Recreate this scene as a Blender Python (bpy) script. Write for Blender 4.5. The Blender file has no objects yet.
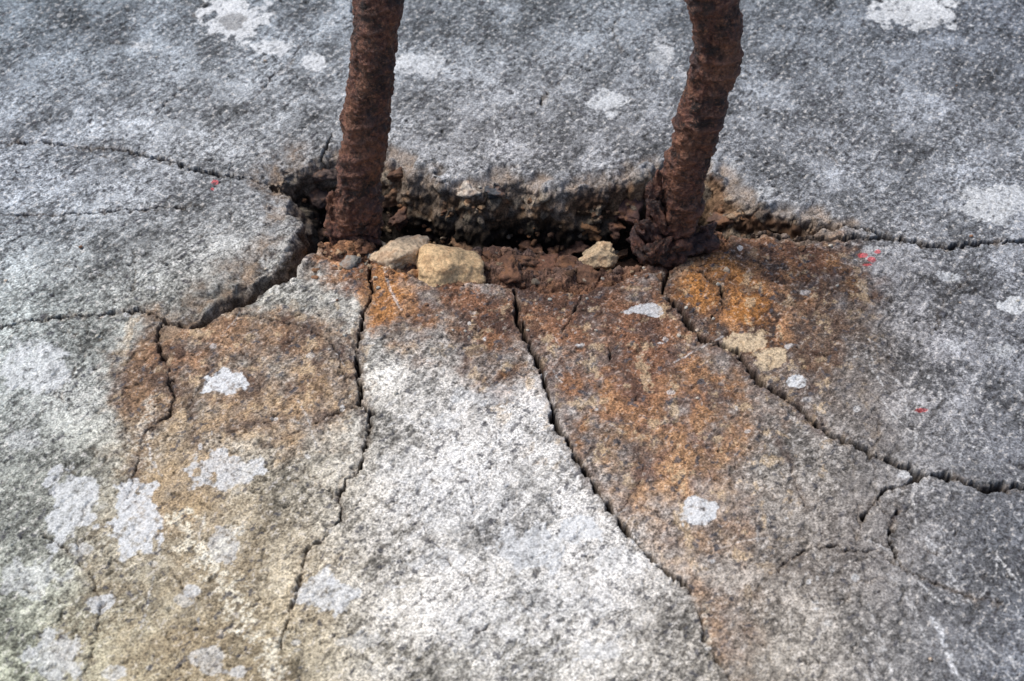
import bpy, math, random, time
T0=time.time()
import numpy as np
from mathutils import noise as mnoise, Vector, Matrix
random.seed(7)
F=np.float32
scene=bpy.context.scene
scene.view_settings.view_transform='Standard'
scene.view_settings.look='None'
scene.view_settings.exposure=0

# ------------------------------------------------------------ camera
PITCH=math.radians(46); DIST=0.85
CY=-DIST*math.cos(PITCH); CZ=DIST*math.sin(PITCH)
K=1024/0.72
sp,cp=math.sin(PITCH),math.cos(PITCH)
cam=bpy.data.cameras.new("camera"); cam.lens=50; cam.sensor_width=36
cam.clip_start=0.01; cam.clip_end=500
cam.dof.use_dof=True; cam.dof.focus_distance=0.865; cam.dof.aperture_fstop=11
co=bpy.data.objects.new("camera",cam); scene.collection.objects.link(co)
co.location=(0,CY,CZ); co.rotation_euler=(math.pi/2-PITCH,0,0)
scene.camera=co

# camera image pixels -> ground plane (metres)
def G(u,v,z=0.0):
    x=(u-512)/K; y=-(v-340.5)/K
    dy=cp+y*sp; dz=-sp+y*cp
    t=(z-CZ)/dz
    return (x*t, CY+dy*t)
def at_depth(u,v,Y):
    x=(u-512)/K; y=-(v-340.5)/K
    dy=cp+y*sp; dz=-sp+y*cp
    t=(Y-CY)/dy
    return (x*t,Y,CZ+dz*t)

# ------------------------------------------------------------ noise
rng=np.random.RandomState(3)
PERM=rng.permutation(256).astype(np.int32); PERM=np.concatenate([PERM,PERM])
ANG=rng.rand(256)*2*np.pi; GX=np.cos(ANG).astype(F); GY=np.sin(ANG).astype(F)
def fade(t): return t*t*t*(t*(t*6-15)+10)
def perlin(x,y,seed=0):
    xi=np.floor(x); yi=np.floor(y); fx=(x-xi).astype(F); fy=(y-yi).astype(F)
    xi=xi.astype(np.int32)&255; yi=(yi.astype(np.int32)+seed*17)&255
    u=fade(fx); v=fade(fy)
    def g(ix,iy,dx,dy):
        h=PERM[PERM[(ix+seed*31)&255]+(iy&255)]
        return GX[h]*dx+GY[h]*dy
    a=g(xi,yi,fx,fy); b=g(xi+1,yi,fx-1,fy); c=g(xi,yi+1,fx,fy-1); d=g(xi+1,yi+1,fx-1,fy-1)
    return (a+u*(b-a)+v*((c+u*(d-c))-(a+u*(b-a))))*F(1.4)
def perlin_grid(f,seed):
    xx=xs*f; yy=ys*f
    xi=np.floor(xx); yi=np.floor(yy); fx=(xx-xi).astype(F); fy=(yy-yi).astype(F)[:,None]
    xi=xi.astype(np.int64)&255; yi=(yi.astype(np.int64)+seed*17)&255
    rows=np.arange(256)
    h0=PERM[PERM[(xi+seed*31)&255][None,:]+rows[:,None]]; h1=PERM[PERM[(xi+1+seed*31)&255][None,:]+rows[:,None]]
    u=fade(fx)[None,:]
    Pp=GX[h0]*fx*(1-u)+GX[h1]*(fx-1)*u; Q=GY[h0]*(1-u)+GY[h1]*u
    v=fade(fy); j1=(yi+1)&255
    a=Pp[yi]+Q[yi]*fy; b=Pp[j1]+Q[j1]*(fy-1)
    return ((a+v*(b-a))*F(1.4)).astype(F)
def fbg(size,octv=4,seed=0,rough=0.5):
    s=0; a=1.0; f=1.0/size; n=0
    for i in range(octv):
        s=s+F(a)*perlin_grid(f,seed+i*3); n+=a; a*=rough; f*=2.03
    return (s/F(n)).astype(F)
def fbm(x,y,size,octv=4,seed=0,rough=0.5):
    s=0; a=1.0; f=1.0/size; n=0
    for i in range(octv):
        s=s+a*perlin(x*f,y*f,seed+i*3); n+=a; a*=rough; f*=2.03
    return (s/n).astype(F)
def sst(a,b,x):
    t=np.clip((x-a)/(b-a),0,1); return t*t*(3-2*t)

# ------------------------------------------------------------ grid
def grow(start,sign,first):
    out=[];p=start;s=first
    while abs(p)<80:
        s*=1.28; p+=sign*s; out.append(p)
    return out
core_x=np.arange(-0.43,0.43,0.00054)
cy_=[-0.262]
ya_,yb_=G(0,262)[1],G(0,150)[1]
while cy_[-1]<0.40:
    st=0.00048+0.0003*(cy_[-1]+0.26)/0.66
    if ya_<cy_[-1]<yb_: st*=.62
    cy_.append(cy_[-1]+st)
core_y=np.array(cy_)
xs=np.concatenate([np.array(grow(core_x[0],-1,.0006))[::-1],core_x,np.array(grow(core_x[-1],1,.0006))])
ys=np.concatenate([np.array(grow(core_y[0],-1,.0006))[::-1],core_y,np.array(grow(core_y[-1],1,.0008))])
X,Y=np.meshgrid(xs,ys)
NX,NY=len(xs),len(ys)
ci0,ci1=np.searchsorted(xs,[-.5,.5]); cj0,cj1=np.searchsorted(ys,[-.35,.5])
core=(slice(cj0,cj1),slice(ci0,ci1))
dep=np.maximum((Y-CY)*cp+CZ*sp,0.25)
U=np.clip(512+K*X/dep,-350,1374).astype(F)
V=np.clip(340.5-K*((Y-CY)*sp-CZ*cp)/dep,-350,1050).astype(F)
X=X.astype(F);Y=Y.astype(F)
big_wx=fbg(.022,3,1,.6)*.0034; big_wy=fbg(.022,3,11,.6)*.0034
sm_wx=fbg(.0046,3,5,.7)*.0026; sm_wy=fbg(.0046,3,15,.7)*.0026
WX=X+big_wx+sm_wx; WY=Y+big_wy+sm_wy
UW=U+fbg(.03,5,21,.65)*50; VW=V+fbg(.03,5,37,.65)*44
# rotated frame: keeps the mottling free of any axis alignment
RX=(X*F(.809)-Y*F(.588)+big_wx*.5).astype(F); RY=(X*F(.588)+Y*F(.809)+big_wy*.5).astype(F)

def sdf_poly(px,py,poly):
    d=np.full(px.shape,1e9,F); ins=np.zeros(px.shape,bool)
    n=len(poly)
    for i in range(n):
        x0,y0=map(F,poly[i]); x1,y1=map(F,poly[(i+1)%n])
        ex,ey=x1-x0,y1-y0; L=ex*ex+ey*ey+F(1e-12)
        qx=px-x0; qy=py-y0
        t=np.clip((qx*ex+qy*ey)/L,0,1)
        d=np.minimum(d,(qx-t*ex)**2+(qy-t*ey)**2)
        if abs(ey)>1e-12:
            ins^=((y0<=py)!=(y1<=py))&(qx<qy*(ex/ey))
    d=np.sqrt(d); return np.where(ins,d,-d)

Z=np.zeros(X.shape,F); CR=np.zeros(X.shape,F); PROX=np.full(X.shape,.1,F)
wn=fbg(.009,3,33,.6)
def crack(pts,strength=1.0,depth=None):
    global Z,CR,PROX
    g=[(*G(p[0],p[1]),max(p[2]*.8,.85)*.00027) for p in pts]
    for i in range(len(g)-1):
        (x0,y0,w0),(x1,y1,w1)=g[i],g[i+1]; m=.014
        i0,i1=np.searchsorted(xs,[min(x0,x1)-m,max(x0,x1)+m]); j0,j1=np.searchsorted(ys,[min(y0,y1)-m,max(y0,y1)+m])
        if i1<=i0 or j1<=j0: continue
        s=(slice(j0,j1),slice(i0,i1))
        px,py=WX[s],WY[s]; ex,ey=x1-x0,y1-y0; L=ex*ex+ey*ey+1e-12
        t=np.clip(((px-x0)*ex+(py-y0)*ey)/L,0,1)
        d=np.hypot(px-x0-t*ex,py-y0-t*ey)
        w=(w0+(w1-w0)*t)*np.clip(1+3.0*wn[s],.28,2.5)
        q=d/w
        dd=np.minimum(.012,w*8) if depth is None else depth
        Z[s]=np.minimum(Z[s],-dd*strength*(1-sst(.35,1.35,q)))
        CR[s]=np.maximum(CR[s],strength*(1-sst(.55,1.5,q)))
        PROX[s]=np.minimum(PROX[s],d+(1-strength)*.004)

def P(*a): return list(a)
crack(P((-90,150,2),(0,143,3),(40,140,3.4),(80,147,2.8),(125,150,4),(165,160,4.5),(205,173,4.5),(240,176,4),(270,178,4),(290,190,6)))
crack(P((-90,212,1),(0,215,1.8),(50,214,2),(110,211,1.8),(160,207,1.4),(200,205,1)),.85)
crack(P((-90,345,2.5),(0,328,3.2),(40,320,3.2),(90,314,3),(140,309,3.5),(165,318,4),(188,320,5)))
crack(P((163,318,2.8),(158,340,3.2),(168,365,2.8),(172,395,2.4),(168,415,1.8),(145,428,1.5),(136,460,1.3),(128,500,1.2)),.8)
crack(P((356,236,4),(368,262,4),(373,288,3.5),(361,318,3.5),(357,350,4),(358,380,4),(362,402,4.5),(370,412,5),(369,440,4),(361,465,3.5),(346,480,3.2),(338,500,2.8),(340,520,2.4)),1)
crack(P((340,520,2),(325,540,2),(308,550,2.6),(300,575,2.6),(295,600,2.2),(285,625,1.8),(281,660,1.5),(285,700,1.3)),.6)
crack(P((367,405,1.5),(345,407,1.3),(320,420,1.2),(295,432,1.2),(262,446,1)),.6)
crack(P((200,316,1.5),(250,314,1.5),(300,325,1.5),(330,340,1.4),(342,365,1.2),(352,398,1.2)),.55)
crack(P((514,290,3.5),(517,320,4.4),(530,345,5.2),(541,370,5),(550,400,5.2),(560,430,5.8),(576,455,6.2),(590,480,5.8),(606,505,5.2),(630,535,5.2),(655,560,4.8),(686,584,3.8)))
crack(P((686,584,1.8),(692,602,1.6),(705,630,2),(712,655,2.4),(732,678,1.8),(760,720,1.5)),.45)
crack(P((668,262,5),(664,290,4.5),(680,310,6),(700,335,7),(735,352,6),(760,380,5.6),(795,405,5.6),(825,432,5.6),(850,443,5.4),(885,460,5.8),(920,476,5.8),(960,480,5),(985,488,6.5),(1024,488,7.5),(1120,492,7)))
crack(P((683,268,3),(702,272,3),(722,288,3),(724,305,2.4),(712,318,1.8)),.8)
crack(P((706,226,7),(740,230,7),(780,234,6),(830,237,6),(880,235,6),(915,242,6.5),(945,246,6.5),(975,243,5),(1024,241,5),(1120,236,5)))
crack(P((740,205,9),(790,216,8),(830,221,7),(870,229,6),(900,240,5)))
crack(P((921,477,3.5),(905,484,3),(885,490,3),(866,512,2.8),(858,535,2)),.9)
crack(P((896,508,2.6),(888,540,2.6),(900,565,2.4),(930,578,2),(962,594,1.8),(1000,600,1.4)),.9)
crack(P((835,548,2.4),(812,547,2.6),(790,557,2.4),(776,572,1.6)),.9); crack(P((835,548,2),(880,552,1.8),(905,570,1)),.65)
crack(P((541,103,5),(545,92,3.5)),.85); crack(P((545,92,1.6),(562,78,1.3),(580,60,1.2),(602,44,1)),.42)
crack(P((612,28,1.3),(620,52,1.3)),.4)
crack(P((318,160,3.5),(327,145,3),(334,132,1.5)),.8)
crack(P((352,22,2.5),(354,-20,2.5)),.7)
crack(P((40,535,1.3),(70,552,1.5),(92,575,1.5),(101,605,1.5),(96,640,1.5),(80,700,1.4)),.6)
crack(P((88,500,1),(80,530,1),(78,560,1)),.4)
crack(P((186,0,1),(195,18,1)),.5)
crack(P((100,40,1),(130,44,1.2),(148,46,1)),.5)
crack(P((800,348,2),(820,355,1.6),(838,352,1.2)),.5)
crack(P((584,290,2.2),(574,312,1.6),(562,332,1)),.6)
crack(P((610,348,3),(612,360,3)),.7)
crack(P((775,300,1.3),(805,308,1.3),(835,322,1)),.5)
crack(P((735,250,2),(760,262,1.6),(775,280,1.2)),.5)
rr_=random.Random(5)
for (u,v,an) in [(60,470,20),(120,440,-60),(20,590,10),(150,560,80),(230,430,-20),(300,470,70),(420,520,60),(180,640,-30),(880,420,50),(950,520,70),(820,600,20),(640,450,30),(930,330,-20),(100,250,10),(450,330,80),(470,640,-50),(800,140,20),(250,100,-15),(190,400,60),(60,400,-10),(240,350,20),(780,440,70),(30,270,5),(200,235,-30),(60,180,10),(150,120,-20),(460,470,50),(520,600,70)]:
    a=math.radians(an); pts=[]
    for k in range(rr_.randint(4,7)):
        pts.append((u,v,1)); a+=rr_.gauss(0,.5); l=rr_.uniform(10,20); u+=l*math.cos(a); v+=l*math.sin(a)
    crack(pts,rr_.uniform(.34,.54))

# ------------------------------------------------------------ the spalled hole
hole=[(272,182),(284,172),(300,163),(318,152),(335,147),(352,149),(372,146),(395,158),(412,169),(430,172),(452,180),(480,183),(500,175),(520,174),(545,184),(560,185),(585,178),(600,180),(632,170),(652,162),(700,160),(724,177),(746,198),(780,208),(845,224),(800,232),(752,230),(715,227),(700,240),(676,262),(650,264),(620,262),(590,260),(556,254),(520,246),(490,245),(460,248),(430,256),(400,254),(370,240),(345,238),(324,241),(309,257),(288,277),(254,300),(218,316),(182,325),(206,306),(222,296),(240,282),(262,266),(280,253),(290,240),(294,222),(286,206),(288,196)]
holeG=[G(*p) for p in hole]
sd=np.full(X.shape,-.5,F)
i0,i1=np.searchsorted(xs,[-.30,.30]); j0,j1=np.searchsorted(ys,[-.05,.26])
S=(slice(j0,j1),slice(i0,i1))
w5x=fbg(.04,2,40)*.006; w5y=fbg(.035,2,43,.5)*.008
sd[S]=sdf_poly(X[S]+w5x[S],Y[S]+w5y[S],holeG)
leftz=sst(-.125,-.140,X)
back=np.maximum(sst(G(0,224)[1],G(0,204)[1],Y)*(1-leftz),0)
gp0=G(200,314); gp1=G(312,236)
ex,ey=gp1[0]-gp0[0],gp1[1]-gp0[1]; ll=math.hypot(ex,ey)
flankd=((X-gp0[0])*(-ey)+(Y-gp0[1])*ex)/ll
flank=sst(-.004,.004,flankd)*leftz
slope=.0060+.0130*back+.0040*flank
dmax=(.064-.034*leftz)+.010*fbg(.03,2,50)
dmax=dmax*(1-.45*sst(.10,.16,X))
sdn=np.clip(sd/slope,0,1)
hd=-dmax*sdn**1.35+fbg(.030,2,52,.5)*.008*sst(.0,.012,sd)
Z=np.where(sd>.002,hd,np.where(sd>0,np.minimum(Z,hd),Z)).astype(F)
sh=[(322,226),(345,222),(400,226),(460,236),(560,236),(620,238),(690,232),(712,222),(736,230),(728,252),(700,258),(668,268),(640,276),(600,284),(585,296),(556,290),(520,288),(470,284),(430,282),(392,272),(372,268),(350,262),(318,252)]
shG=[G(*p) for p in sh]
s2=np.full(X.shape,-.5,F); s2[S]=sdf_poly(WX[S]+w5x[S],WY[S]+w5y[S],shG)
chip=fbg(.020,5,60,.6)
ter=np.floor((chip+.5)*7)/7+.35*((chip+.5)*7%1)**3/7
shdrop=np.where(s2>0,sst(0,.003,s2)*(.0015+.016*np.clip(ter-.25,0,.8)),0)*(1-sst(.001,.006,sd)*.6)
n64=fbg(.016,2,64,.45)
rim=np.where(sd>0,1.0,sst(.017,0,-sd)).astype(F)
rimk=sst(-.22,.30,n64+.5*(rim-.55))*sst(0,.35,rim)*(1-leftz)*sst(-.002,.002,-s2)
rimdrop=rimk*(.0010+.0050*rim)*(.45+.55*back)
left_rim=np.where(sd>0,1.0,sst(.030,0,-sd+.010*n64))*sst(-.13,-.16,X)*sst(-.004,.003,flankd)
lrd=left_rim**1.5*(.006+.010*np.clip(n64,-.3,1))
Z-=np.maximum(np.maximum(shdrop,rimdrop),lrd)
chips=np.clip(fbg(.007,4,66,.6)+.02,0,1)
Z-=sst(.0050,.0005,PROX)*chips*.0050*sst(.001,-.010,sd)
chipm=sst(.0060,.001,PROX)*sst(.02,.12,chips)

def block(poly,dz,tx=0,ty=0):
    global Z
    g=[G(*p) for p in poly]; cx=sum(a[0] for a in g)/len(g); cyy=sum(a[1] for a in g)/len(g)
    m=np.zeros(X.shape,F)
    m[core]=sst(-.0003,.0003,sdf_poly(WX[core],WY[core],g))
    fd=sst(-.25,-.12,Y)*sst(.42,.34,np.abs(X))*(1-sst(0,.004,sd))
    Z+=m*fd*(dz+tx*(X-cx)+ty*(Y-cyy))
b_left=[(188,320),(284,274),(322,240),(356,236),(368,262),(373,288),(361,318),(357,350),(358,380),(362,402),(370,412),(369,440),(361,465),(346,480),(338,500),(340,520),(308,550),(295,600),(281,660),(285,720),(128,720),(128,500),(136,460),(168,415),(172,395),(168,365),(158,340),(163,318)]
b_far=[(706,226),(740,230),(830,237),(880,235),(945,246),(1024,241),(1120,236),(1120,492),(1024,488),(960,480),(920,476),(885,460),(825,432),(795,405),(760,380),(735,352),(700,335),(680,310),(664,290),(668,240)]
block(b_left,-.0003,0,-.003); block(b_far,.0002,0,-.010)

# ------------------------------------------------------------ surface relief
near=sst(3,.6,np.hypot(X,Y))
onslab=1-sst(0,.004,sd)
und=fbg(.09,3,70)*.0018
pit=fbm(RX,RY,.0065,3,74,.6); fine=fbm(RX,RY,.0026,1,78,.7)
Z+=und+(pit*.0007+fine*.0003)*near*onslab
pitm=sst(.22,.42,fbm(RX,RY,.0055,3,81,.6))
Z-=near*.0010*pitm*onslab

# break faces: rough fracture surface with protruding aggregate, displaced along the true normal
Xd=X.copy(); Yd=Y.copy(); Zd=Z.copy()
gyy,gxx=np.gradient(Z[S],ys[j0:j1],xs[i0:i1])
nn=1/np.sqrt(gxx**2+gyy**2+1)
Nx,Ny,Nz=-gxx*nn,-gyy*nn,nn
mask=(sd[S]>-.006); jj,ii=np.nonzero(mask)
agg=np.zeros(X.shape,F); aggh=np.zeros(X.shape,F); t3=np.full(X.shape,.5,F); t4=t3.copy()
Xs_,Ys_,Zs_,sds=X[S],Y[S],Z[S],sd[S]
for j,i in zip(jj.tolist(),ii.tolist()):
    p=Vector((float(Xs_[j,i]),float(Ys_[j,i]),float(Zs_[j,i])))
    k=min(1,max(0,(float(sds[j,i])+.006)/.010))
    dd,pp=mnoise.voronoi(p*110)
    c=pp[0]; hsh=(math.sin(c[0]*12.9898+c[1]*78.233+c[2]*37.7)*43758.5453)%1.0
    f1=mnoise.fractal(p*48,.7,2.1,4); f2=mnoise.fractal(p*210,.7,2.1,3)
    a=0
    edge=dd[1]-dd[0]
    if hsh>.66 : a=min(1,edge*5)
    dsp=k*(.0042*f1+.0011*f2+.0026*a*(hsh-.45)-.0010*max(0,.15-edge)*5)
    Xd[j0+j,i0+i]+=dsp*Nx[j,i]; Yd[j0+j,i0+i]+=dsp*Ny[j,i]; Zd[j0+j,i0+i]+=dsp*Nz[j,i]
    agg[j0+j,i0+i]=a*k; aggh[j0+j,i0+i]=(hsh*7.3)%1; t3[j0+j,i0+i]=.5+.9*mnoise.fractal(p*34+Vector((4,4,4)),.7,2.1,4); t4[j0+j,i0+i]=.5+.8*f1+.3*f2
print("faces",len(jj),time.time()-T0)

# ------------------------------------------------------------ colour
def lin(c): 
    c=np.array(c,float)/255; return np.where(c<.04045,c/12.92,((c+.055)/1.055)**2.4)
tab=lin([[(114,123,130),(132,139,145),(122,128,133),(114,120,126),(104,110,118)],
         [(149,155,161),(149,152,154),(138,139,141),(123,126,130),(129,133,138)],
         [(150,156,153),(166,164,154),(186,183,178),(150,144,138),(129,131,135)],
         [(149,152,144),(172,164,146),(206,204,199),(152,146,138),(107,110,115)],
         [(155,158,140),(166,156,132),(196,193,184),(149,143,133),(106,110,116)]])
cu=np.clip(U/1024,0,.9999)*4; cv=np.clip(V/681,0,.9999)*4
iu=cu.astype(int); iv=cv.astype(int); fu=(cu-iu)[...,None]; fv=(cv-iv)[...,None]
fu=fu*fu*(3-2*fu); fv=fv*fv*(3-2*fv)
C=((tab[iv,iu]*(1-fu)+tab[iv,iu+1]*fu)*(1-fv)+(tab[iv+1,iu]*(1-fu)+tab[iv+1,iu+1]*fu)*fv).astype(F)
def mul(m): 
    global C
    C*=m[...,None].astype(F)
def mix(col,m):
    global C
    col=np.array(col,F) if not isinstance(col,np.ndarray) else col
    m=np.clip(m,0,1)[...,None].astype(F); C=C+(col-C)*m
mott=fbm(RX,RY,.055,6,100,.62); mott2=fbm(RX,RY,.008,3,106,.65)
mul(1+1.4*mott+.6*mott2)
skin=sst(-.06,.16,fbm(RX+.3,RY-.2,.032,6,112,.70)); mul(.80+.38*skin)
fgr=fbm(RX,RY,.0022,1,118,.7)
sand=fbm(RX+.1,RY,.0038,3,170,.8); sg=sst(-.24,.24,sand)
worn=sst(-.1,.3,fbg(.04,4,260,.6))
gs=(.80-.42*skin+.25*worn)*near
mul(1+(sg-.5)*gs)
mix((.66,.66,.65),sst(.19,.33,sand)*.40*near*(1-.3*skin))

def pm(poly,soft,amt):
    us=[p[0] for p in poly]; vs_=[p[1] for p in poly]
    m=np.zeros(X.shape,F)
    k=((U>min(us)-90)&(U<max(us)+90)&(V>min(vs_)-90)&(V<max(vs_)+90))[core]
    t=np.zeros(k.shape,F); t[k]=sst(-soft,soft,sdf_poly(UW[core][k],VW[core][k],poly))*amt
    m[core]=t
    return m
for (poly,a_) in [([(395,380),(540,400),(600,520),(660,600),(640,700),(370,700),(350,560),(385,440)],.5),([(0,370),(110,360),(120,420),(0,450)],.25)]:
    mix((.62,.61,.59),pm(poly,40,a_)*sst(-.25,.3,mott+.5*mott2+.4*sand))
n_r=fbg(.020,5,124,.62)*1.6; n_r2=fbg(.050,5,135,.62)*1.5
c3=lambda *c: np.array(c,F)
dark=c3(.058,.032,.024); red=c3(.130,.066,.043); org=c3(.285,.150,.072); tan=c3(.50,.37,.24)
tt=np.clip(.5+1.5*n_r+.6*mott2,0,1)[...,None]
t2_=np.clip(.5+1.9*n_r2+.4*mott2,0,1)[...,None]
rust_a=(red*(1-tt)+org*tt)*(.65+.7*t2_)
rust_b=dark*(1-tt)+c3(.18,.090,.052)*tt
rust_c=c3(.19,.125,.086)*(1-tt)+c3(.38,.265,.16)*tt
sgb=(.72+.54*sg)[...,None]
rust_a=rust_a*sgb; rust_b=rust_b*sgb; rust_c=rust_c*sgb
br=.92+.75*n_r2+.50*n_r+.3*mott2
m=pm([(165,318),(200,314),(300,316),(335,340),(352,400),(330,440),(280,460),(240,450),(200,520),(150,520),(122,450),(118,370)],24,.85); mix(rust_c,m*br)
m=pm([(150,322),(200,314),(300,316),(348,345),(352,380),(330,375),(300,345),(230,340),(185,356),(165,400),(140,430),(118,400),(125,350)],12,.7); mix(rust_c*.42+rust_b*.55,m*br)
m=pm([(170,340),(240,335),(300,350),(280,380),(200,390),(160,370)],22,.45); mix(rust_b*1.6,m*br)
m=pm([(130,440),(200,430),(260,520),(330,560),(290,700),(60,700),(90,560)],45,.5); mix(c3(.40,.31,.19),m*br)
m=pm([(405,270),(470,280),(520,290),(546,345),(530,385),(480,378),(430,350),(400,330)],24,.88); mix(rust_a*.82,m*br)
m=pm([(430,268),(520,283),(570,300),(540,340),(460,330)],14,.85); mix(rust_b*1.2,m*(br+.1))
m=pm([(320,238),(352,232),(400,240),(405,290),(398,322),(372,335),(360,305),(335,275),(305,265)],14,.95); mix(rust_a*1.25,m*(br+.15))
m=pm([(366,268),(396,275),(402,300),(388,325),(368,328),(372,295)],8,.8); mix(c3(.38,.18,.065)*sgb,m*br)
m=pm([(325,235),(380,238),(380,272),(365,280),(340,268)],9,.8); mix(rust_b,m*br)
side=sst(-4,6,sdf_poly(U,V,[(514,200),(517,320),(530,345),(550,400),(576,455),(606,505),(655,560),(686,584),(712,655),(760,720),(1300,720),(1300,200)]))
m=pm([(505,285),(590,285),(670,270),(690,310),(735,352),(760,410),(745,450),(700,480),(640,490),(560,460),(520,380)],30,.93)*side; mix(rust_a*.98+.012,m*(br+.05))
m=pm([(600,430),(740,430),(750,500),(735,590),(760,700),(690,700),(640,590),(590,490)],34,.6)*side; mix(rust_a*.6+rust_c*.5,m*br)
m=pm([(540,290),(600,282),(660,276),(690,330),(640,400),(600,350),(560,400),(535,350)],18,.78)*side; mix(rust_b*1.4,m*(br-.05))
m=pm([(505,280),(600,276),(700,262),(690,300),(600,312),(520,318)],12,.7); mix(rust_b*1.05,m*br)
m=pm([(690,235),(760,226),(850,240),(865,290),(850,350),(830,400),(790,385),(750,368),(700,335),(676,300),(668,262)],20,.95); mix(rust_a*.70,m*(br+.15))
m=pm([(690,240),(790,245),(815,300),(800,350),(740,345),(695,325),(676,285)],12,.85); mix(rust_a*1.15*(1-.8*sst(.5,.1,tt)),m*(br+.1))
m=pm([(696,258),(735,266),(775,300),(770,335),(720,328),(685,300)],10,.8); mix(c3(.37,.165,.05)*sgb,m*(br-.05))
m=pm([(700,232),(800,236),(850,250),(830,275),(760,262),(705,256)],9,.75); mix(rust_b*1.05,m*br)
m=pm([(800,285),(870,295),(900,400),(885,450),(830,430),(790,395)],22,.6); mix(c3(.11,.088,.072)*sgb,m*br)
m=pm([(740,500),(860,470),(930,520),(900,600),(760,600)],40,.35); mix(c3(.17,.14,.12),m*br)
m=pm([(850,400),(1100,420),(1100,700),(860,700)],60,.3); mix(c3(.15,.15,.155),m*br)
dep_=sst(.14,.24,fbg(.014,5,180,.65)); rz=pm([(120,320),(500,290),(860,240),(860,420),(740,600),(600,500),(400,330),(330,470),(120,520)],30,1.0)
mix((.54,.41,.26),dep_*rz*.55)
mix(dark*1.2,sst(.12,.26,fbg(.018,5,196,.65))*rz*.65*sst(450,380,V))
mix(dark*1.4,sst(.0085,.0005,PROX+.004*n_r)*rz*.55)
mix((.55,.50,.44),sst(.20,.34,sand)*.36*near)
mix((.05,.04,.035),sst(-.21,-.38,sand)*.5*near)
elln=fbg(.013,5,140,.56)*1.35; lime_w=np.clip(1.0+.4*fgr+1.2*sand+.9*mott2,0,1)
def ell(u,v,a,b,amt=1,col=(.74,.75,.76),rough=1.0):
    k=(np.abs(U-u)<a*2.6)&(np.abs(V-v)<b*2.6)
    if not k.any(): return np.zeros(X.shape,F)
    q=np.hypot((U-u)/a,(V-v)/b)
    mk=np.where(k,sst(1.03,.89,q+elln*rough)*min(1,amt)*lime_w,0)
    mix(c3(*col),mk); return mk
paint=np.zeros(X.shape,F)
spots=[(235,18,32,22,.9),(225,6,20,10,.8),(275,47,18,9,.85),(316,62,16,8,.85),(143,45,9,5,.6),(605,100,20,12,.75),(420,64,26,12,.55),(400,60,16,7,.45),
(222,382,27,11,.95),(228,468,33,18,.75),(38,372,34,22,.6),(28,350,18,12,.4),(70,505,25,36,.75),(135,518,26,36,.88),(100,603,14,10,.7),(328,595,28,20,.72),(55,655,30,22,.6),
(580,530,24,15,.8),(700,512,19,13,.9),(530,548,36,22,.65),(1013,308,14,9,.8),(950,276,14,6,.6),(915,10,44,18,.75),(930,2,30,14,.65),(1000,205,46,18,.6),(222,545,17,15,.55),(192,590,9,7,.7),
(795,383,9,7,.9),(645,310,20,6,.8),(742,338,28,10,.9),(770,360,16,9,.85),(775,352,9,5,.7),(662,52,10,18,.45),(30,580,30,18,.45),(180,600,10,6,.4),(600,650,16,10,.4),(490,395,30,10,.35),(440,420,22,8,.35),(118,672,14,9,.6),(210,660,16,12,.5),(236,672,12,9,.6),(770,190,10,5,.4),(440,560,24,10,.35),(20,440,18,10,.3),(540,405,16,8,.3),(870,250,10,6,.4),(905,475,9,5,.5),(955,345,10,5,.4),(1002,350,14,6,.4),(360,640,20,9,.3),(80,550,14,8,.45),(450,500,60,30,.22),(560,600,50,26,.22),(480,620,44,24,.22),(420,470,40,22,.2),(620,560,26,14,.3)]
for (u,v,a,b,amt) in spots:
    paint=np.maximum(paint,ell(u,v,a,b,amt,(.64,.66,.67) if not (730<u<780 and v>300) else (.58,.46,.31)))
for k in range(130):
    ell(rr_.uniform(0,1024),rr_.uniform(0,690) if k%3 else rr_.uniform(330,690),rr_.uniform(1.5,5),rr_.uniform(1.2,3.5),rr_.uniform(.3,.7),(.62,.63,.63))
ell(232,22,12,8,.8,(.22,.22,.22))
def stroke(pts,w,amt,col,n=1.0):
    for i in range(len(pts)-1):
        (x0,y0),(x1,y1)=G(*pts[i]),G(*pts[i+1]); mg=w*.0007*3+.002
        a0,a1=np.searchsorted(xs,[min(x0,x1)-mg,max(x0,x1)+mg]); b0,b1=np.searchsorted(ys,[min(y0,y1)-mg,max(y0,y1)+mg])
        if a1<=a0 or b1<=b0: continue
        s=(slice(b0,b1),slice(a0,a1)); ex,ey=x1-x0,y1-y0;L=ex*ex+ey*ey+1e-12
        px,py=WX[s]-(WX[s]-X[s])*.6,WY[s]-(WY[s]-Y[s])*.6
        t=np.clip(((px-x0)*ex+(py-y0)*ey)/L,0,1); d=np.hypot(px-x0-t*ex,py-y0-t*ey)/(w*.0006)
        m=sst(1.3,.3,d-n*mott2[s]*1.5)*amt*np.clip(.7+1.8*fgr[s]+.8*n_r2[s],0,1)
        C[s]=C[s]+(c3(*col)-C[s])*np.clip(m,0,1)[...,None]
stroke([(178,520),(205,560),(228,595),(245,625),(272,645),(275,690)],9,.95,(.70,.65,.52),2.5)
stroke([(205,560),(230,540),(235,530)],6,.75,(.70,.68,.6),2)
stroke([(150,400),(140,440),(150,470)],6,.6,(.66,.6,.5),2.5)
stroke([(235,445),(250,470),(235,490)],5,.4,(.6,.58,.52))
stroke([(655,38),(672,62),(690,80)],5,.5,(.6,.61,.62))
stroke([(935,620),(945,645),(958,680)],3,.8,(.6,.61,.62)); stroke([(928,540),(945,560),(962,600)],3,.5,(.6,.6,.6))
stroke([(705,600),(708,640),(705,681)],3,.5,(.6,.55,.45))
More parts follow.
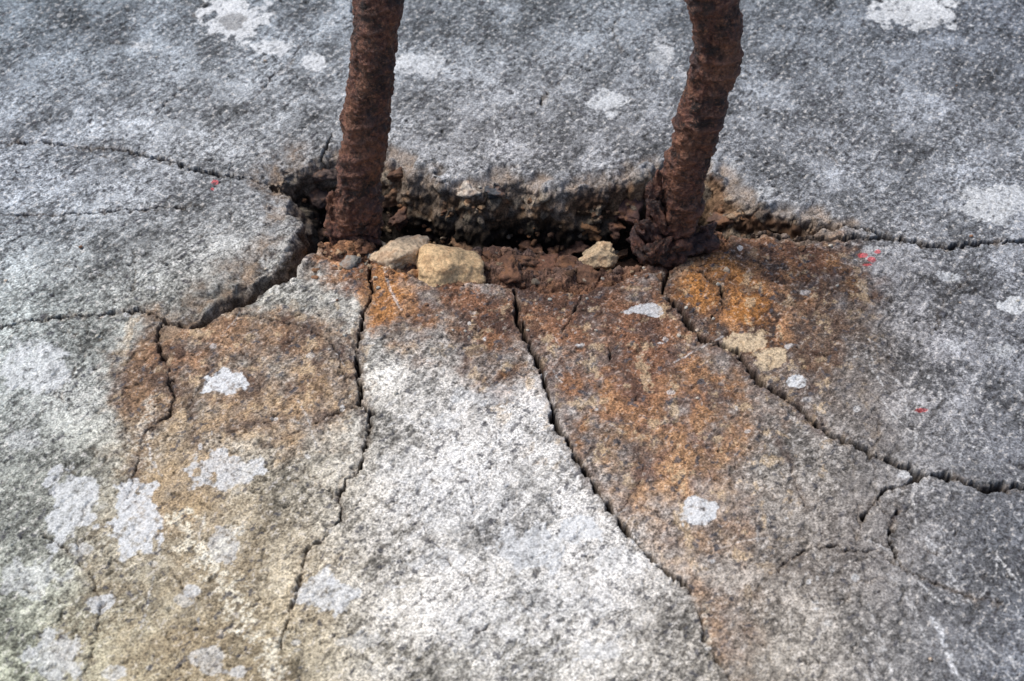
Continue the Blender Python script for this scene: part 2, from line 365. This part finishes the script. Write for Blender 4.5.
for k in range(230):
    if k<130:
        u=random.uniform(370,620); v=random.uniform(400,690); a=math.radians(random.choice([random.gauss(-40,12),random.gauss(25,15)]))
        if u>540+.6*(v-420): u-=110
    elif k<200: u=random.uniform(860,1040); v=random.uniform(330,690); a=math.radians(random.gauss(55,15))
    else: u=random.uniform(0,1024); v=random.uniform(0,690); a=random.uniform(0,3.1)
    l=random.uniform(12,60); b=random.gauss(0,.15)
    stroke([(u,v),(u+l*.5*math.cos(a),v+l*.5*math.sin(a)),(u+l*math.cos(a+b),v+l*math.sin(a+b))],random.uniform(.7,1.6),random.uniform(.25,.6),(.68,.68,.67),.5)
for (u,v,a,b) in [(862,254,5,2.5),(872,259,4,3),(878,251,3,2),(868,264,5,1.5),(215,182,4,3),(921,411,6,2),(212,189,2,1.5)]:
    ell(u,v,a,b,.75,(.55,.06,.07),.6)
pv=fbm(RX,RY+.2,.0048,2,150)
mix(c3(.07,.07,.08),sst(.28,.39,pv)*(.8-.5*skin)*(1-paint)); mul(1-.45*pitm*(1-paint))
mix(c3(.12,.08,.055),sst(.0030,.0,PROX)*.35*np.clip(.6+n_r,0,1))
mix(c3(.26,.21,.16),chipm*.25)
mix(c3(.03,.022,.018),CR)
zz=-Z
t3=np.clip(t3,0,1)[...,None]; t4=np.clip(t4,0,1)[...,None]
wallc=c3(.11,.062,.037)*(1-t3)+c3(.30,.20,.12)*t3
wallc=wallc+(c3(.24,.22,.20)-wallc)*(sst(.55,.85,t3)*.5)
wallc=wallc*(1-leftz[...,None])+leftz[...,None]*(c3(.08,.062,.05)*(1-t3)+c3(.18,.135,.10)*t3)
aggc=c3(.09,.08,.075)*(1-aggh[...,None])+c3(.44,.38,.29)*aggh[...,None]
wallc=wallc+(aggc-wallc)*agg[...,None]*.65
wallc=wallc*(.55+.80*t4)*(1-sst(.014,.038,zz)[...,None]*.90)  # lower wall darkens with depth: the hole's deep shade painted into its colour
mix(c3(.25,.19,.14)*(.5+.9*tt),rimk*.65*sst(.0,.5,rim))
mix(c3(.20,.145,.10)*(.5+.9*tt),left_rim*.9*np.clip(.8+n_r,0,1))
mix(rust_b*1.2*(1-t2_*.5)+rust_a*t2_*.5,sst(-.001,.003,s2)*.9)
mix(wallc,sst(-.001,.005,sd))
C=np.clip(C,.008,.82)*F(.96)

# ------------------------------------------------------------ build ground mesh
def grid_mesh(name,co,nx,ny):
    me=bpy.data.meshes.new(name); nv=nx*ny; nf=(nx-1)*(ny-1)
    me.vertices.add(nv); me.vertices.foreach_set("co",co.astype(F).ravel())
    idx=np.arange(nv,dtype=np.int32).reshape(ny,nx)
    q=np.stack([idx[:-1,:-1],idx[:-1,1:],idx[1:,1:],idx[1:,:-1]],-1).reshape(-1)
    me.loops.add(nf*4); me.loops.foreach_set("vertex_index",q)
    me.polygons.add(nf); me.polygons.foreach_set("loop_start",np.arange(0,nf*4,4,dtype=np.int32))
    me.polygons.foreach_set("use_smooth",np.ones(nf,bool))
    me.update(calc_edges=True); return me
me=grid_mesh("concrete_ground",np.stack([Xd,Yd,Zd],-1).reshape(-1,3),NX,NY)
a=me.attributes.new("tint",'FLOAT_COLOR','POINT')
a.data.foreach_set("color",np.concatenate([C,np.ones(C.shape[:2]+(1,),F)],-1).astype(F).ravel())
a=me.attributes.new("smooth",'FLOAT','POINT'); a.data.foreach_set("value",np.clip(paint*.65+CR+.2*skin,0,1).astype(F).ravel())
ground=bpy.data.objects.new("concrete_ground",me); scene.collection.objects.link(ground)
print("ground",time.time()-T0)

# ------------------------------------------------------------ materials
class NB:
    def __init__(s,name):
        s.m=bpy.data.materials.new(name); s.m.use_nodes=True; s.t=s.m.node_tree; s.t.nodes.clear()
        s.o=s.n('ShaderNodeOutputMaterial'); s.b=s.n('ShaderNodeBsdfPrincipled'); s.l(s.b.outputs[0],s.o.inputs[0])
        s.tc=s.n('ShaderNodeTexCoord').outputs['Object']
    def n(s,t): return s.t.nodes.new(t)
    def l(s,a,b): s.t.links.new(a,b)
    def noise(s,scale,detail=3,rough=.6,dist=0):
        n=s.n('ShaderNodeTexNoise'); n.inputs['Scale'].default_value=scale; n.inputs['Detail'].default_value=detail
        n.inputs['Roughness'].default_value=rough; n.inputs['Distortion'].default_value=dist; s.l(s.tc,n.inputs['Vector']); return n.outputs['Fac']
    def mr(s,v,a,b,c,d):
        n=s.n('ShaderNodeMapRange'); s.l(v,n.inputs[0])
        for i,k in enumerate((a,b,c,d)): n.inputs[i+1].default_value=k
        return n.outputs[0]
    def math(s,op,a,b=None):
        n=s.n('ShaderNodeMath'); n.operation=op
        for i,k in enumerate((a,b)):
            if k is None: continue
            if isinstance(k,(int,float)): n.inputs[i].default_value=k
            else: s.l(k,n.inputs[i])
        return n.outputs[0]
    def mix(s,f,a,b,mode='MIX'):
        n=s.n('ShaderNodeMix'); n.data_type='RGBA'; n.blend_type=mode
        for i,k in ((0,f),(6,a),(7,b)):
            if isinstance(k,(int,float)): n.inputs[i].default_value=k
            elif isinstance(k,tuple): n.inputs[i].default_value=(*k,1)
            else: s.l(k,n.inputs[i])
        return n.outputs[2]
    def attr(s,name,out='Fac'):
        n=s.n('ShaderNodeAttribute'); n.attribute_name=name; return n.outputs[out]
    def bump(s,h,dist,strength=1,prev=None):
        n=s.n('ShaderNodeBump'); n.inputs['Strength'].default_value=strength; n.inputs['Distance'].default_value=dist
        s.l(h,n.inputs['Height']); 
        if prev: s.l(prev,n.inputs['Normal'])
        return n.outputs[0]

g=NB("weathered_concrete")
tint=g.attr("tint",'Color'); smo=g.attr("smooth")
n1=g.noise(850,2,.75)
inv=g.math('SUBTRACT',1.0,g.math('MULTIPLY',smo,.75))
m1=g.mr(n1,.34,.66,.36,1.68)
mmf=g.math('ADD',g.math('MULTIPLY',m1,inv),g.math('SUBTRACT',1.0,inv))
col=g.n('ShaderNodeVectorMath'); col.operation='SCALE'; g.l(tint,col.inputs[0]); g.l(mmf,col.inputs['Scale'])
g.l(col.outputs[0],g.b.inputs['Base Color']); g.b.inputs['Roughness'].default_value=.92; g.b.inputs['Specular IOR Level'].default_value=.25
g.l(g.bump(g.math('MULTIPLY',n1,inv),.0008,.8),g.b.inputs['Normal'])
me.materials.append(g.m)

r=NB("rusted_steel")
n1=r.noise(80,4,.7); n2=r.noise(380,4,.8); n3=r.noise(34,4,.65)
c=r.mix(r.mr(n1,.42,.58,0,1),(.020,.009,.008),(.135,.050,.034))
c=r.mix(r.mr(n3,.52,.62,0,.7),c,(.25,.105,.055))
c=r.mix(r.mr(n2,.52,.63,0,.8),c,(.38,.18,.11))
c=r.mix(r.mr(n2,.46,.34,0,.95),c,(.008,.005,.005))
c=r.mix(r.mr(n3,.46,.36,0,.8),c,(.040,.026,.030))
cav=r.attr("rib"); c=r.mix(r.math('MULTIPLY',cav,.4),c,(.26,.12,.08))
r.l(c,r.b.inputs['Base Color']); r.b.inputs['Roughness'].default_value=.46; r.b.inputs['Specular IOR Level'].default_value=.55
nb=r.bump(n2,.0028,1); nb=r.bump(n1,.005,.8,nb); r.l(nb,r.b.inputs['Normal'])

s=NB("rubble_stone")
ti=s.attr("tint",'Color'); n1=s.noise(500,3,.7); n2=s.noise(110,4,.6)
vv=s.n('ShaderNodeVectorMath'); vv.operation='SCALE'; s.l(ti,vv.inputs[0])
s.l(s.math('MULTIPLY',s.mr(n1,.33,.67,.55,1.45),s.mr(n2,.35,.65,.6,1.35)),vv.inputs['Scale'])
c=s.mix(s.mr(n2,.5,.62,0,.55),vv.outputs[0],(.24,.115,.05))
s.l(c,s.b.inputs['Base Color']); s.b.inputs['Roughness'].default_value=.75; s.b.inputs['Specular IOR Level'].default_value=.35
s.l(s.bump(n1,.0010,.9),s.b.inputs['Normal'])

# ------------------------------------------------------------ helpers on the finished terrain
def gi(x,y): return min(max(int(np.searchsorted(ys,y)),0),NY-1),min(max(int(np.searchsorted(xs,x)),0),NX-1)
def zat(x,y): return float(Z[gi(x,y)])
def hit(u,v):
    z=.01
    while z>-.075:
        x,y=G(u,v,z)
        if z<=zat(x,y): return (x,y,z)
        z-=.0006
    return (*G(u,v,z),z)
import bmesh
def rock_data(sub=4):
    bm=bmesh.new(); bmesh.ops.create_icosphere(bm,subdivisions=sub,radius=1); 
    v=np.array([x.co[:] for x in bm.verts]); f=[[q.index for q in p.verts] for p in bm.faces]; bm.free(); return v,np.array(f)
ICO={k:rock_data(k) for k in (3,4,5)}
def rock(center,size,rotz,seed,facets=9,sub=3,tilt=.3,rough=.1,fr=1.6):
    v,f=ICO[sub]; v=v.copy(); R=np.random.RandomState(seed)
    for k in range(facets):
        n=R.normal(size=3); n/=np.linalg.norm(n); d=R.uniform(.55,.88)
        pr=v@n; ov=np.maximum(pr-d,0); v-=ov[:,None]*n*.96
    for i in range(len(v)):
        p=Vector(v[i]*fr)+Vector((seed*3.1,seed*1.7,0)); v[i]*=1+rough*mnoise.fractal(p,.8,2.1,4)
    v*=np.array(size)
    M=np.array((Matrix.Rotation(rotz,3,'Z')@Matrix.Rotation(R.uniform(-tilt,tilt),3,'X')@Matrix.Rotation(R.uniform(-tilt,tilt),3,'Y')))
    return v@M.T+np.array(center),f
def make_obj(name,parts,mat):
    vs=[];fs=[];cs=[];o=0
    for (v,f,c) in parts:
        vs.append(v); fs.append(f+o); o+=len(v); cs.append(np.tile(np.array([*c,1.0]),(len(v),1)))
    v=np.concatenate(vs); f=np.concatenate(fs); m=bpy.data.meshes.new(name)
    m.from_pydata(v.tolist(),[],f.tolist()); m.update()
    m.polygons.foreach_set("use_smooth",np.ones(len(m.polygons),bool))
    a=m.attributes.new("tint",'FLOAT_COLOR','POINT'); a.data.foreach_set("color",np.concatenate(cs).astype(F).ravel())
    m.materials.append(mat); ob=bpy.data.objects.new(name,m); scene.collection.objects.link(ob); return ob
PX=.00064
for i,(u,vv_,a,b,h,col,rt) in enumerate([(444,262,39,27,24,(.64,.45,.25),-.35),(398,250,31,22,19,(.54,.42,.29),-.2),(599,243,21,13,13,(.60,.45,.28),.2),(352,256,12,8,7,(.24,.23,.21),.5)]):
    x,y=G(u,vv_,.004); z=max(zat(x,y),-.006)
    v,f=rock((x,y,z-.001),(a*PX,b*PX*1.2,h*PX),rt,[37,41,22,23][i],5 if i==0 else 8,5,.2,.20 if i==0 else .32,1.2)
    make_obj("pebble",[(v,f,col)],s.m)
parts=[]
lst=[(375,243,9,(.26,.29,.28)),(385,266,10,(.50,.36,.22)),(372,257,8,(.30,.29,.26)),(412,272,13,(.44,.27,.15)),(422,242,13,(.44,.29,.17)),(340,243,17,(.22,.09,.055)),(326,234,12,(.16,.08,.05)),(362,246,12,(.2,.1,.06)),(472,268,9,(.36,.24,.15)),(384,242,8,(.20,.20,.19)),(416,258,7,(.3,.3,.28)),(366,262,7,(.4,.36,.3)),(398,270,7,(.5,.42,.32)),
(575,244,15,(.13,.07,.05)),(625,208,19,(.085,.045,.04)),(642,228,18,(.10,.05,.04)),(648,192,12,(.18,.09,.055)),(612,224,15,(.13,.07,.05)),(590,228,13,(.22,.12,.06)),
(548,262,17,(.18,.085,.05)),(525,258,15,(.15,.08,.05)),(506,268,18,(.20,.10,.058)),(484,260,15,(.22,.12,.07)),(568,264,15,(.17,.085,.05)),(532,246,14,(.12,.065,.045)),(494,252,13,(.14,.075,.05)),(558,250,12,(.13,.07,.05)),(625,262,16,(.20,.105,.058)),(536,274,14,(.21,.11,.065)),(585,272,14,(.19,.10,.06)),
(722,216,16,(.12,.07,.05)),(736,214,10,(.25,.19,.13)),(702,238,12,(.24,.11,.055)),(655,262,11,(.18,.09,.05)),(464,242,13,(.20,.12,.07)),(617,252,12,(.28,.16,.09)),(586,256,11,(.24,.13,.07)),
(322,172,15,(.10,.07,.06)),(316,195,15,(.08,.055,.05)),(332,215,14,(.06,.04,.035)),(397,172,14,(.13,.07,.045)),(394,195,16,(.13,.075,.045)),(402,215,14,(.10,.055,.04)),
(318,232,8,(.24,.15,.1)),(495,189,11,(.07,.075,.085)),(466,188,14,(.56,.50,.43)),(484,186,7,(.42,.37,.3)),(255,234,6,(.16,.15,.15)),(303,212,7,(.2,.16,.13)),(245,250,5,(.25,.2,.16)),(268,208,7,(.13,.12,.12))]
for i,(u,vv_,a,col) in enumerate(lst):
    x,y,z=hit(u,vv_)
    flat=.48 if 455<u<640 and vv_>240 else .62
    v,f=rock((x,y,z-.0022),(a*PX*random.uniform(.9,1.2),a*PX*random.uniform(.7,1.0),a*PX*flat),random.uniform(-.5,.5),100+i,9,4,.45,.45,1.5)
    parts.append((v,f,col))
for i in range(420):
    u=random.uniform(300,745); vv_=random.uniform(200,286)
    if i>300: u=random.choice([random.gauss(380,30),random.gauss(670,35)]); vv_=random.uniform(236,282)
    x,y,z=hit(u,vv_); q_=gi(x,y)
    if i<=300 and sd[q_]<-.001 and s2[q_]<0: continue
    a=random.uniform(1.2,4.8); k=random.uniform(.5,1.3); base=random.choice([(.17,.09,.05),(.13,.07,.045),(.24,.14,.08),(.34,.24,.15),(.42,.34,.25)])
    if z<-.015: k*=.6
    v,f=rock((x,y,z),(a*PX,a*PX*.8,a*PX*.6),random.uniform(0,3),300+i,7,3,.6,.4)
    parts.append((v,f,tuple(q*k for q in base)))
for i in range(80):
    u=random.choice([random.uniform(330,850),random.uniform(0,1024)]); vv_=random.uniform(240,340) if i<60 else random.uniform(0,680)
    x,y=G(u,vv_)
    if sd[gi(x,y)]>0: continue
    a=random.uniform(.9,2.6); v,f=rock((x,y,zat(x,y)+a*PX*.3),(a*PX,a*PX*.8,a*PX*.7),0,700+i,6,3,.6,.1)
    parts.append((v,f,random.choice([(.5,.48,.42),(.24,.13,.08),(.6,.54,.45)])))
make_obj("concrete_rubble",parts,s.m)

# ------------------------------------------------------------ reinforcing bars
def catmull(P_,n):
    P_=[Vector(p) for p in P_]; P_=[P_[0]*2-P_[1]]+P_+[P_[-1]*2-P_[-2]]; out=[]
    for i in range(1,len(P_)-2):
        for k in range(n):
            t=k/n;a,b,c,d=P_[i-1],P_[i],P_[i+1],P_[i+2]
            out.append(.5*((2*b)+(c-a)*t+(2*a-5*b+4*c-d)*t*t+(3*b-a-3*c+d)*t**3))
    out.append(P_[-2]); return out
def rebar(axis,radii,seed,phase,ribh,scale_lumps):
    pts=catmull(axis,70); L=[0]
    for i in range(1,len(pts)): L.append(L[-1]+(pts[i]-pts[i-1]).length)
    rr=np.interp(np.linspace(0,len(axis)-1,len(pts)),range(len(axis)),radii)
    N=120; vs=[];rib=[]
    xa=Vector((1,0,0)); so_=Vector((seed*7,seed*3,0))
    for i,p in enumerate(pts):
        tg=(pts[min(i+1,len(pts)-1)]-pts[max(i-1,0)]).normalized()
        xa=(xa-tg*xa.dot(tg)).normalized(); ya=tg.cross(xa)
        basek=max(0,1-L[i]/.085)
        for k in range(N):
            th=2*math.pi*k/N; d=xa*math.cos(th)+ya*math.sin(th)
            half=math.sin(th+phase); sl=math.cos(th+phase)*(1 if half>0 else -1)*.004
            q=p+d*rr[i]
            big=mnoise.noise(q*42+so_); mid=mnoise.fractal(q*105+so_,.7,2.1,4)
            w=((L[i]+sl+big*.004)/.0118+seed*.3)%1.0
            rb=math.exp(-((w-.5)/.17)**2)*min(1,abs(half)*1.8)
            lg=math.exp(-(half/.2)**2)*(.5+.5*math.cos(2*math.pi*L[i]/.0118+seed))
            n2=mnoise.fractal(q*330+so_,.7,2.2,4)
            wear=max(.12,min(1,.6+2.0*mnoise.noise(q*48+Vector((3,3,seed)))))
            fl=mnoise.noise(Vector((q.x*120,q.y*120,q.z*45))+so_)
            fl2=mnoise.noise(Vector((q.x*190,q.y*190,q.z*70))-so_)
            st=(1 if fl>.10 else 0)+(1 if fl>.32 else 0)-(1.2 if fl<-.22 else 0)+(.7 if fl2>.2 else 0)
            r_=rr[i]+ribh*rb*wear+.0016*lg+.0015*big+(.0011+.0022*basek)*mid+.0007*n2+(.0007+.0010*basek)*st
            vs.append(tuple(p+d*r_)); rib.append(rb*wear)
    n=len(pts); fs=[(i*N+k,i*N+(k+1)%N,(i+1)*N+(k+1)%N,(i+1)*N+k) for i in range(n-1) for k in range(N)]
    fs.append(tuple(range((n-1)*N,n*N))); fs.append(tuple(reversed(range(N))))
    for (c,sz,sd_) in scale_lumps:
        v,f=rock(c,sz,sd_,sd_*13+5,6,4,.5,.75,1.3)
        o=len(vs); vs+= [tuple(q) for q in v]; rib+=[0.1]*len(v); fs+=[tuple(int(z)+o for z in q) for q in f]
    m=bpy.data.meshes.new("rebar"); m.from_pydata(vs,[],fs); m.update()
    m.polygons.foreach_set("use_smooth",np.ones(len(m.polygons),bool))
    a=m.attributes.new("rib",'FLOAT','POINT'); a.data.foreach_set("value",np.array(rib,F))
    m.materials.append(r.m); ob=bpy.data.objects.new("rebar",m); scene.collection.objects.link(ob)
YL=G(0,222)[1]; YR=G(0,243)[1]
axL=[at_depth(350,262,YL),at_depth(354,225,YL),at_depth(360,170,YL),at_depth(367,110,YL),at_depth(374,50,YL),at_depth(380,0,YL),at_depth(386,-60,YL),at_depth(390,-130,YL),at_depth(392,-200,YL)]
axR=[at_depth(668,285,YR),at_depth(673,245,YR),at_depth(681,195,YR),at_depth(692,145,YR),at_depth(707,95,YR),at_depth(717,45,YR),at_depth(712,0,YR),at_depth(700,-60,YR),at_depth(690,-130,YR),at_depth(684,-200,YR)]
pt=at_depth
rebar(axL,[.0140,.0142,.0134,.0128,.0126,.0124,.0122,.0122,.0122],1,.6,.0015,[(pt(336,222,YL-.004),(.008,.007,.012),1),(pt(372,226,YL-.006),(.007,.006,.009),2),(pt(352,236,YL-.011),(.014,.006,.006),3),(pt(334,205,YL),(.004,.005,.012),9)])
rebar(axR,[.0130,.0124,.0118,.0120,.0124,.0128,.0134,.0125,.0125,.0125],2,2.2,.0018,[(pt(655,232,YR-.003),(.006,.006,.016),4),(pt(654,195,YR),(.004,.005,.015),5),(pt(697,242,YR-.006),(.011,.008,.009),6),(pt(670,254,YR-.012),(.016,.006,.008),7),(pt(640,246,YR-.003),(.011,.008,.009),8),(pt(684,248,YR-.010),(.011,.007,.009),10),(pt(658,215,YR-.008),(.005,.004,.012),11),(pt(645,232,YR-.002),(.006,.005,.010),12),(pt(706,236,YR-.002),(.006,.005,.007),13),(pt(662,244,YR-.014),(.008,.005,.010),14)])

# ------------------------------------------------------------ light
w=bpy.data.worlds.new("World"); scene.world=w; w.use_nodes=True
nt=w.node_tree; bg=nt.nodes['Background']; sky=nt.nodes.new('ShaderNodeTexSky'); sky.sky_type='NISHITA'; sky.sun_disc=False
EL=math.radians(60); AZ=math.radians(-70)
sky.sun_elevation=EL; sky.sun_rotation=AZ; sky.altitude=0; sky.air_density=1.0; sky.dust_density=3.0
nt.links.new(sky.outputs[0],bg.inputs[0]); bg.inputs[1].default_value=.14
sl=bpy.data.lights.new("sun",'SUN'); sl.energy=2.85; sl.angle=math.radians(20); sl.color=(1,.95,.885)
so=bpy.data.objects.new("sun",sl); scene.collection.objects.link(so)
d=Vector((math.sin(AZ)*math.cos(EL),math.cos(AZ)*math.cos(EL),math.sin(EL)))
so.rotation_euler=d.to_track_quat('Z','Y').to_euler(); so.location=d*3
print("done",NX,NY,time.time()-T0)
